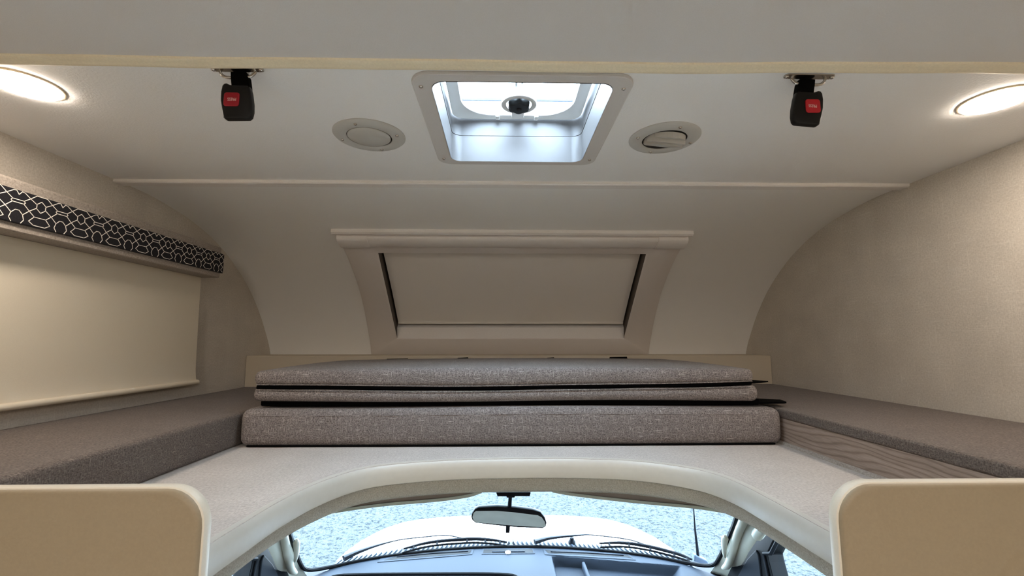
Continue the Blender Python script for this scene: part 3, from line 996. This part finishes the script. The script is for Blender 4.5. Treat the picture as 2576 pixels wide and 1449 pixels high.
for xa, xb, h in ((-0.555, -0.455, 0.003), (-0.245, -0.19, 0.003), (0.15, 0.19, 0.0025), (0.43, 0.515, 0.009)):
    zc = 1.468 + 0.010 * max(0, 1 - ((xa + xb) / 2 / 0.72) ** 2)
    g = prism([(xa, zc - 0.006), (xb, zc - 0.006), (xb - 0.004, zc + h + 0.001), (xa + 0.006, zc + h - 0.001)], 1, 2.025, 2.032)
    mk('hook_tab', g, 'black_cloth', top)
g = prism([(0.64, 1.31), (0.685, 1.315), (0.752, 1.362), (0.70, 1.42), (0.64, 1.43)], 2, 1.430, 1.4335)
mk('end_flap', g, 'black_cloth', top)

# ------------------------------------------------------------------ beige partition panels flanking the cab passage
def partition(name, sx, xin, label):
    p = empty(name, (sx * 0.78, 0.565, 0), label, 'partition panel', 'partition panels')
    R = 0.042
    zt = 1.3815
    pts = [(sx * 1.178, 0.0), (sx * 1.178, zt)]
    for k in range(9):
        a = math.radians(90 * k / 8)
        pts.append((sx * (xin + R - R * math.sin(a)), zt - R + R * math.cos(a)))
    pts.append((sx * xin, 0.0))
    mk('panel', prism(pts, 1, 0.550, 0.566), 'partition_beige', p, smooth=True, bevel=0.006, seg=4, angle=50)
    # pale edging along top, corner and side
    path = [(sx * 1.17, 0.567, zt - 0.001)] + [(q[0] + 0, 0.567, q[1] - 0.0) for q in pts[2:-1]] + [(sx * xin, 0.567, 0.0)]
    V = []; F = []
    for i, q in enumerate(path):
        a = Vector(path[max(0, i - 1)]); b = Vector(path[min(len(path) - 1, i + 1)])
        d = (b - a).normalized(); n = Vector((d.z, 0, -d.x)) * (1 if sx > 0 else -1)
        n = -n if n.dot(Vector(q) - Vector((sx * 0.8, 0.567, 1.0))) < 0 else n
        for (o, y) in ((-0.001, 0.555), (0.0015, 0.557), (0.0022, 0.563), (0.0015, 0.570), (-0.001, 0.573)):
            V.append(Vector((q[0], y, q[2])) + n * o)
    for i in range(len(path) - 1):
        for k in range(4):
            F.append((i * 5 + k, i * 5 + k + 1, (i + 1) * 5 + k + 1, (i + 1) * 5 + k))
    mk('edging', G().add(V, F), 'partition_edge', p, smooth=True)
partition('partition_panel', -1, 0.387, 'beige rounded partition panel below the thick side cushion')
partition('partition_panel', 1, 0.354, 'beige rounded partition panel below the wood laminate box')

# ------------------------------------------------------------------ the cab below
poly = [(-0.9, .585)] + arch_off(-0.05) + [(0.9, .585), (0.9, 1.43), (-0.9, 1.43)]
tag(mk('ceiling_cab', prism(poly, 2, 1.1715, 1.1775), 'headliner'), kind='structure')
tag(mk('trim_4', boxg(-0.9, 0.9, 1.432, 1.46, 1.118, 1.178), 'pillar_cream'), 'cream header rail above the windshield', kind='structure')

# windshield
ws = empty('window_2', (0, 1.9, 0.64), 'curved cab windshield with black rubber seal', kind='structure')
half = [(0.66, 1.395, 1.075), (0.698, 1.5, 0.986), (0.734, 1.62, 0.893), (0.758, 1.72, 0.806), (0.783, 1.82, 0.727), (0.789, 1.875, 0.683), (0.772, 1.92, 0.658),
        (0.72, 1.975, 0.643), (0.594, 2.042, 0.64), (0.376, 2.106, 0.64), (0.13, 2.143, 0.64)]
left = [(-x - 0.012, y, z) for x, y, z in half]
seal = left + half[::-1]
seal = smooth_path(seal, 4)
mk('seal', tube(seal, 0.0075, 8), 'rubber', ws, smooth=True)
g = G(); V = []; F = []
n = len(seal)
m = n // 2
topc = [Vector((-0.672 + 1.332 * k / (n - 1), 1.395 + 0.03 * math.sin(math.pi * k / (n - 1)), 1.085 + 0.033 * math.sin(math.pi * k / (n - 1)))) for k in range(n)]
for j in range(7):
    for k in range(n):
        V.append(topc[k].lerp(Vector(seal[k]), j / 6) + Vector((0, 0.05, 0.04)) * math.sin(math.pi * j / 6) * math.sin(math.pi * k / (n - 1)) * 0.4)
for j in range(6):
    for k in range(n - 1):
        F.append((j * n + k, j * n + k + 1, (j + 1) * n + k + 1, (j + 1) * n + k))
mk('pane', g.add(V, F), 'windshield_glass', ws, smooth=True, recalc=False)

# windshield pillars with grab handles
def pillar(sx, nm):
    p = empty(nm, (sx * 0.8, 1.7, 0.5), kind='structure')
    tag(p, 'cream windshield pillar trim with moulded grab handle, ' + ('beside the antenna' if sx > 0 else 'on the side away from the antenna'))
    inn = [(0.655, 1.36, 1.10), (0.698, 1.5, 0.986), (0.734, 1.62, 0.893), (0.756, 1.72, 0.806), (0.783, 1.82, 0.727), (0.800, 1.89, 0.67), (0.80, 1.96, 0.60)]
    outr = [(0.690, 1.28, 1.07), (0.711, 1.40, 0.987), (0.755, 1.55, 0.879), (0.785, 1.64, 0.813), (0.808, 1.72, 0.754), (0.856, 1.85, 0.651), (0.89, 1.93, 0.58)]
    V = []; F = []
    nn = len(inn)
    for a, b in zip(inn, outr):
        a = Vector(a); b = Vector(b)
        for t, h in ((0, -0.02), (0, 0.0), (0.25, 0.006), (0.42, 0.0), (0.5, -0.002), (0.62, 0.004), (0.85, 0.004), (1.0, 0.0), (1.0, -0.03)):
            q = a.lerp(b, t) + Vector((-0.5, -0.6, 0.6)).normalized() * h
            V.append((sx * q.x - (0.012 if sx < 0 else 0), q.y, q.z))
    k9 = 9
    for i in range(nn - 1):
        for k in range(k9 - 1):
            F.append((i * k9 + k, i * k9 + k + 1, (i + 1) * k9 + k + 1, (i + 1) * k9 + k))
    mk('trim_cover', G().add(V, F), 'pillar_cream', p, smooth=True)
    o = 0.012 if sx < 0 else 0
    hp = smooth_path([(sx * x - o, y, z) for x, y, z in [(0.662, 1.36, 1.06), (0.676, 1.41, 1.015), (0.700, 1.48, 0.968), (0.727, 1.56, 0.905), (0.750, 1.63, 0.845), (0.772, 1.70, 0.784), (0.788, 1.76, 0.732), (0.792, 1.80, 0.704)]], 4)
    rr = [0.013] * len(hp)
    for k in range(4): rr[-1 - k] = 0.0135 - 0.0015 * (3 - k)
    h = mk('grab_handle', tube(hp, rr, 12, flat=0.8), 'pillar_cream', p, smooth=True)
    lp = smooth_path([(sx * x - o, y, z) for x, y, z in [(0.703, 1.585, 0.905), (0.716, 1.62, 0.872), (0.734, 1.665, 0.825), (0.756, 1.71, 0.785)]], 4)
    mk('handle_lug', tube(lp, [[0.004, 0.0095, 0.0115][k] if k < 3 else 0.0125 - 0.0006 * k for k in range(len(lp))], 10, flat=0.9), 'pillar_cream', h, smooth=True)
    tp = smooth_path([(sx * x - o, y, z) for x, y, z in [(0.690, 1.33, 1.03), (0.70, 1.37, 1.00), (0.707, 1.40, 0.978)]], 4)
    mk('upper_clip', tube(tp, [0.016] * (len(tp) - 2) + [0.013, 0.008], 10), 'pillar_cream', p, smooth=True)
pillar(-1, 'pillar_left')
pillar(1, 'pillar_right')

# cab doors: black frames round the side windows
def door(nm, sx):
    d = empty(nm, (sx * 0.84, 1.2, 0.0), kind='structure')
    tag(d, 'black cab door with side window, ' + ('below the wood laminate box' if sx > 0 else 'below the thick side cushion'))
    o = 0.012 if sx < 0 else 0
    xa, xb = sx * 0.82 - o, sx * 0.87 - o
    # lower door and window surround
    g = prism([(0.585, 0.0), (2.0, 0.0), (2.0, 0.60), (1.86, 0.62), (0.585, 0.62)], 0, xa, xb)
    prism([(0.585, 0.62), (0.72, 0.62), (0.72, 1.13), (0.585, 1.13)], 0, xa, xb, g)
    prism([(0.72, 1.06), (1.38, 1.06), (1.43, 1.13), (0.72, 1.13)], 0, xa, xb, g)
    mk('door_frame', g, 'door_black', d)
    g = prism([(1.36, 1.13), (1.40, 1.065), (1.511, 0.910), (1.542, 0.867), (1.535, 0.845), (1.517, 0.805), (1.49, 0.62), (1.86, 0.62), (1.80, 0.70), (1.44, 1.13)], 0, xa - sx * 0.004, xb)
    sail = mk('mirror_sail', g, 'door_black', d, bevel=0.003)
    g = prism([(1.585, 0.845), (1.60, 0.855), (1.66, 0.80), (1.74, 0.70), (1.74, 0.62), (1.565, 0.62), (1.575, 0.75)], 0, xa - sx * 0.010, xa)
    mk('sail_panel', g, 'door_grey', sail, bevel=0.004)
    g = tube([(xa - sx * 0.006, y, z) for y, z in [(1.38, 1.06), (1.515, 0.880), (1.556, 0.862), (1.548, 0.835), (1.530, 0.78), (1.505, 0.62)]], 0.006, 8, up=(1, 0, 0))
    mk('weatherstrip', g, 'door_grey', sail, smooth=True)
    g = G().add([(xa + sx * 0.02, 0.72, 0.62), (xa + sx * 0.02, 1.52, 0.62), (xa + sx * 0.02, 1.52, 0.9), (xa + sx * 0.02, 1.38, 1.06), (xa + sx * 0.02, 0.72, 1.06)], [(0, 1, 2, 3, 4)])
    mk('pane', g, 'windshield_glass', d, recalc=False)
door('door_1', -1)
door('door_2', 1)

# sun visors folded against the header
def visor(low, label):
    xs_ = [p[0] for p in low]
    v = empty('sun_visor', (sum(xs_) / len(xs_), 1.36, 1.10), label, 'sun visor', 'sun visors')
    low = [(p.x, p.z) for p in smooth_path([(x, 0, z) for x, z in low], 4)]
    mk('pad', prism(low + [(low[-1][0], 1.136), (low[0][0], 1.136)], 1, 1.350, 1.368), 'visor_brown', v, bevel=0.002)
    mk('lower_edge', prism([(x, z - 0.004) for x, z in low] + [(x, z + 0.004) for x, z in low[::-1]], 1, 1.346, 1.372), 'pillar_cream', v)
visor([(-0.56, 1.070), (-0.396, 1.092), (-0.228, 1.105), (-0.14, 1.116), (-0.10, 1.128)], 'brown sun visor tucked under the headliner, on the side away from the antenna')
visor([(0.10, 1.128), (0.15, 1.119), (0.228, 1.109), (0.366, 1.094), (0.504, 1.081), (0.59, 1.068)], 'brown sun visor tucked under the headliner, on the antenna side')

# rear-view mirror
MP = [(-0.137, 1.017), (-0.134, 1.029), (-0.126, 1.039), (-0.115, 1.043), (-0.058, 1.046), (-0.004, 1.042), (0.051, 1.035), (0.076, 1.028), (0.088, 1.015), (0.094, 0.999), (0.092, 0.987), (0.082, 0.982), (0.007, 0.985), (-0.047, 0.99), (-0.123, 0.999), (-0.134, 1.007)]
MG = [(-0.133, 1.017), (-0.13, 1.029), (-0.123, 1.035), (-0.058, 1.035), (-0.004, 1.03), (0.067, 1.021), (0.079, 1.015), (0.089, 1.001), (0.09, 0.99), (0.083, 0.986), (0.007, 0.99), (-0.047, 0.995), (-0.123, 1.002), (-0.13, 1.009)]
mr = empty('rear_view_mirror', (-0.02, 1.48, 0.97), 'rear-view mirror in black housing hanging from the windshield top', 'mirror')
mk('housing', prism(MP, 1, 1.462, 1.490), 'wiper_black', mr, smooth=True, bevel=0.003)
# glass tipped a little so it looks up into the coach
g = G().add([(x, 1.4612 - (z - 1.015) * 0.02, z) for x, z in MG], [tuple(range(len(MG)))])
mk('mirror_glass', g, 'mirror_glass', mr, recalc=False)
mk('stem', tube([(-0.0165, 1.475, 1.082), (-0.018, 1.475, 1.06), (-0.020, 1.474, 1.038)], [0.0062, 0.0058, 0.0066], 12), 'wiper_black', mr, smooth=True)
mk('mount_plate', prism([(-0.061, 1.088), (0.046, 1.088), (0.043, 1.0765), (-0.057, 1.0765)], 1, 1.462, 1.482), 'wiper_black', mr, bevel=0.0015)
mk('mount_clamp', prism([(-0.031, 1.079), (-0.002, 1.079), (-0.004, 1.072), (-0.028, 1.072)], 1, 1.464, 1.484), 'wiper_black', mr, bevel=0.0015)
mk('tilt_lever', prism([(-0.0305, 0.990), (-0.0175, 0.990), (-0.0195, 0.968), (-0.0315, 0.968)], 1, 1.465, 1.478), 'wiper_black', mr, bevel=0.002)

# dashboard
dash = empty('dashboard', (0, 1.8, 0.0), 'grey-blue dashboard top with defroster slots and a storage tray', 'dashboard')
def seal_y(x):
    x = abs(x + 0.006)
    T = [(0, 2.147), (0.13, 2.143), (0.376, 2.106), (0.594, 2.042), (0.72, 1.975), (0.79, 1.90), (0.86, 1.80)]
    for (a, ya), (b, yb) in zip(T, T[1:]):
        if x <= b: return ya + (yb - ya) * (x - a) / (b - a)
    return 1.8
g = G(); V = []; F = []
NXd, NYd = 280, 110
for i in range(NXd + 1):
    x = -0.82 + 1.64 * i / NXd
    y1 = seal_y(x) - 0.001
    for j in range(NYd + 1):
        t = j / NYd
        y = 1.62 + (y1 - 1.62) * t
        z = 0.634 - 0.25 * max(0, 1.86 - y) ** 1.4 + 0.004 * t
        # storage tray, floor lowered
        a = min(max(0, (x - 0.168) / 0.014), max(0, (0.70 - 0.35 * max(0, 1.98 - y) - x) / 0.045), max(0, (2.062 - 0.20 * max(0, x - 0.2) - y) / 0.018), 1)
        z -= 0.034 * a * a * (3 - 2 * a)
        V.append((x, y, z))
for i in range(NXd):
    for j in range(NYd):
        a = i * (NYd + 1) + j; b = a + NYd + 1
        F.append((a, b, b + 1, a + 1))
mk('top_pad', g.add(V, F), 'dash_grey', dash, smooth=True, recalc=False)
mk('tray_divider', cushion(0.294, 0.308, 1.70, 2.03, 0.598, 0.629, 0.006, 4, 8, 2), 'dash_grey', dash, smooth=True)
mk('lower_panel', boxg(-0.82, 0.82, 1.615, 1.64, 0.10, 0.575), 'dash_dark', dash)
def slot(poly, poly2, nm):
    f = mk(nm, prism(poly, 2, 0.630, 0.6395), 'dash_grey', dash)
    mk('slot_shadow', prism(poly2, 2, 0.6385, 0.6400), 'dash_dark', f)  # raised near-black plate, its colour stands for shade inside the slot
slot([(-0.56, 2.018), (-0.17, 2.080), (-0.166, 2.126), (-0.43, 2.108), (-0.555, 2.055)], [(-0.536, 2.034), (-0.50, 2.040), (-0.181, 2.089), (-0.176, 2.118), (-0.42, 2.100), (-0.50, 2.065)], 'defroster_slot')
slot([(-0.13, 2.082), (0.10, 2.082), (0.097, 2.13), (-0.127, 2.132)], [(-0.124, 2.089), (0.095, 2.089), (0.091, 2.122), (-0.122, 2.124)], 'defroster_slot')
slot([(0.142, 2.072), (0.52, 2.015), (0.505, 2.068), (0.14, 2.122)], [(0.158, 2.082), (0.49, 2.038), (0.512, 2.026), (0.497, 2.060), (0.148, 2.113)], 'defroster_slot')
mk('slot_louver', boxg(-0.085, 0.058, 2.097, 2.101, 0.6395, 0.6425), 'dash_grey', dash)
mk('sun_sensor', lathe([(0.013, 0), (0.012, 0.004), (0.007, 0.007), (0.001, 0.008)], (-0.016, 2.092, 0.639), 20), 'white_plastic', dash, smooth=True)
for (xa, xb, ya, yb) in ((-0.49, -0.19, 2.062, 2.106), (0.17, 0.48, 2.094, 2.054)):
    mk('slot_louver', tube([(xa, ya, 0.6405), ((xa + xb) / 2, (ya + yb) / 2 + 0.006, 0.6405), (xb, yb, 0.6405)], 0.0025, 6), 'cowl_dark', dash)
hd = mk('cluster_hood_edge', tube(smooth_path([(-0.72, 1.88, 0.634), (-0.66, 1.915, 0.637), (-0.3, 1.917, 0.637), (-0.02, 1.905, 0.637), (0.03, 1.86, 0.634)], 6), 0.008, 8), 'dash_dark', dash, smooth=True)

# cowl, wipers, hood, antenna outside the glass
cowl = empty('cowl_grille', (0, 2.15, 0.58), 'dark slatted cowl grille at the foot of the windshield', 'grille')
def cowl_y(x):
    x = abs(x + 0.006)
    T = [(0, 2.240), (0.24, 2.216), (0.35, 2.192), (0.48, 2.172), (0.60, 2.120), (0.72, 2.085), (0.84, 1.98)]
    for (a, ya), (b, yb) in zip(T, T[1:]):
        if x <= b: return ya + (yb - ya) * (x - a) / (b - a)
    return 1.98
g = G(); V = []; F = []
for i in range(61):
    x = -0.83 + 1.66 * i / 60
    V += [(x, seal_y(x) + 0.002, 0.626), (x, cowl_y(x) + 0.004, 0.622), (x, cowl_y(x) + 0.004, 0.58), (x, seal_y(x) + 0.004, 0.58)]
for i in range(60):
    for k in range(4):
        F.append((i * 4 + k, i * 4 + (k + 1) % 4, (i + 1) * 4 + (k + 1) % 4, (i + 1) * 4 + k))
mk('base_panel', g.add(V, F), 'cowl_dark', cowl)
sm = None
for i in range(76):
    x = -0.75 + 1.50 * i / 75
    ya, yb = seal_y(x) + 0.016, cowl_y(x) + 0.006
    if sm is None:
        gg = boxg(-0.0038, 0.0038, 0.0, 1.0, 0.0, 0.006)
        sl = mk('slat', gg, 'cowl_slat', cowl)
        sl.data.transform(Matrix.Translation(WL[cowl]))
        sm = sl
    else:
        sl = sm.copy(); COL.objects.link(sl)
    sl.parent = cowl
    sl.location = (x - 0, ya - 2.15, 0.626 - 0.58)
    sl.scale = (1, max(0.02, yb - ya), 1)
    sl.rotation_euler = (0, 0, -0.25 if x < 0 else 0.25)

def wiper(label, arm, arm_r, blade):
    wv = empty('windshield_wiper', arm[0], label, 'wiper', 'windshield wipers')
    mk('arm', tube(smooth_path(arm, 4), [arm_r[0] + (arm_r[1] - arm_r[0]) * min(1, k / (len(arm) * 1.6)) for k in range((len(arm) - 1) * 4 + 1)], 8, flat=0.6), 'wiper_black', wv, smooth=True)
    bl = smooth_path(blade, 5)
    b = mk('blade_frame', tube(bl, [0.004 + 0.004 * math.sin(math.pi * k / (len(bl) - 1)) for k in range(len(bl))], 8), 'wiper_black', wv, smooth=True)
    rub = [(p[0], p[1] - 0.020, p[2] - 0.008) for p in bl]
    mk('rubber_blade', tube(rub, 0.0042, 6), 'rubber', wv, smooth=True)
    for t in (0.1, 0.3, 0.5, 0.7, 0.9):
        p = bl[int(t * (len(bl) - 1))]; q = rub[int(t * (len(bl) - 1))]
        mk('yoke', tube([p, q], 0.005, 6), 'wiper_black', b)
wiper('windshield wiper whose arm pivots by the far side from the antenna',
      [(-0.70, 2.02, 0.655), (-0.657, 2.058, 0.662), (-0.591, 2.115, 0.664), (-0.509, 2.168, 0.664), (-0.437, 2.19, 0.664), (-0.304, 2.214, 0.664), (-0.227, 2.194, 0.660)], (0.018, 0.004),
      [(-0.471, 2.102, 0.655), (-0.362, 2.157, 0.658), (-0.20, 2.182, 0.660), (-0.10, 2.179, 0.658), (-0.02, 2.165, 0.652)])
wiper('windshield wiper whose blade ends by the antenna',
      [(0.105, 2.152, 0.658), (0.18, 2.177, 0.664), (0.321, 2.199, 0.666), (0.378, 2.197, 0.666), (0.527, 2.153, 0.664), (0.60, 2.095, 0.660)], (0.016, 0.004),
      [(0.392, 2.135, 0.656), (0.50, 2.132, 0.658), (0.604, 2.092, 0.658), (0.704, 2.025, 0.656), (0.745, 1.98, 0.654)])
nz = empty('washer_nozzle', (0.28, 2.205, 0.628), 'small black washer nozzle on the cowl grille', 'nozzle')
mk('body', lathe([(0.018, 0), (0.017, 0.010), (0.011, 0.016), (0.010, 0.024), (0.004, 0.027)], (0.28, 2.205, 0.628), 16), 'wiper_black', nz, smooth=True)

hood = empty('vehicle_hood', (0, 2.6, -0.4), 'white vehicle hood seen through the windshield', 'hood')
ST = [(2.245, 0.606, 0.86, 0.47), (2.35, 0.600, 0.86, 0.48), (2.5, 0.582, 0.845, 0.475), (2.65, 0.556, 0.815, 0.465), (2.8, 0.522, 0.765, 0.452), (2.9, 0.494, 0.725, 0.440), (3.0, 0.466, 0.66, 0.428), (3.06, 0.440, 0.63, 0.405), (3.10, 0.38, 0.62, 0.34)]
V = []; F = []
NH = 40
for y, c, wd, e in ST:
    for k in range(NH + 1):
        u = -1 + 2 * k / NH
        z = c - (c - e) * abs(u) ** 3.2
        V.append((u * wd, y, z))
for i in range(len(ST) - 1):
    for k in range(NH):
        F.append((i * (NH + 1) + k, i * (NH + 1) + k + 1, (i + 1) * (NH + 1) + k + 1, (i + 1) * (NH + 1) + k))
mk('panel', G().add(V, F), 'car_paint', hood, smooth=True)
V = []; F = []
for y, c, wd, e in ST:
    V += [(-wd, y, e), (-wd + 0.01, y, e - 0.12), (-wd + 0.02, y, -0.4), (wd, y, e), (wd - 0.01, y, e - 0.12), (wd - 0.02, y, -0.4)]
for i in range(len(ST) - 1):
    for k in (0, 1, 3, 4):
        F.append((i * 6 + k, i * 6 + k + 1, (i + 1) * 6 + k + 1, (i + 1) * 6 + k))
mk('fender', G().add(V, F), 'car_paint', hood, smooth=True)
mk('nose', boxg(-0.62, 0.62, 3.08, 3.12, -0.4, 0.36), 'car_paint', hood, bevel=0.01)
mk('bumper', boxg(-0.78, 0.78, 3.0, 3.18, -0.42, -0.15), 'cowl_dark', hood, bevel=0.02)
for sx in (-1, 1):
    g = G()
    prof = [(0.12, -0.11), (0.36, -0.11), (0.37, -0.08), (0.37, 0.08), (0.36, 0.11), (0.12, 0.11)]
    lathe(prof, (0, 0, 0), 28, g)
    Mw = Matrix.Translation((sx * 0.80, 2.55, -0.38)) @ Matrix.Rotation(math.pi / 2, 4, 'Y')
    g.v = [tuple(Mw @ Vector(p)) for p in g.v]
    mk('wheel', g, 'rubber', hood, smooth=True)

an = empty('antenna', (0.822, 2.1, 0.56), 'thin black mast antenna beyond the windshield', 'antenna')
mk('base', prism([(0.79, 0.56), (0.87, 0.56), (0.855, 0.60), (0.80, 0.625)], 1, 2.085, 2.115), 'cowl_slat', an, bevel=0.004)
mk('mast', tube([(0.822, 2.1, 0.58), (0.817, 2.1, 0.66), (0.812, 2.1, 0.72), (0.8105, 2.1, 0.78), (0.809, 2.1, 0.86), (0.8085, 2.1, 1.05)], [0.0075, 0.006, 0.0045, 0.003, 0.0022, 0.0018], 8), 'wiper_black', an, smooth=True)

# ground outside
g = G().add([(-40, -40, -0.75), (40, -40, -0.75), (40, 60, -0.75), (-40, 60, -0.75)], [(0, 1, 2, 3)])
tag(mk('ground', g, 'worn_asphalt', recalc=False), 'sunlit worn grey asphalt with fine cracks', kind='structure')
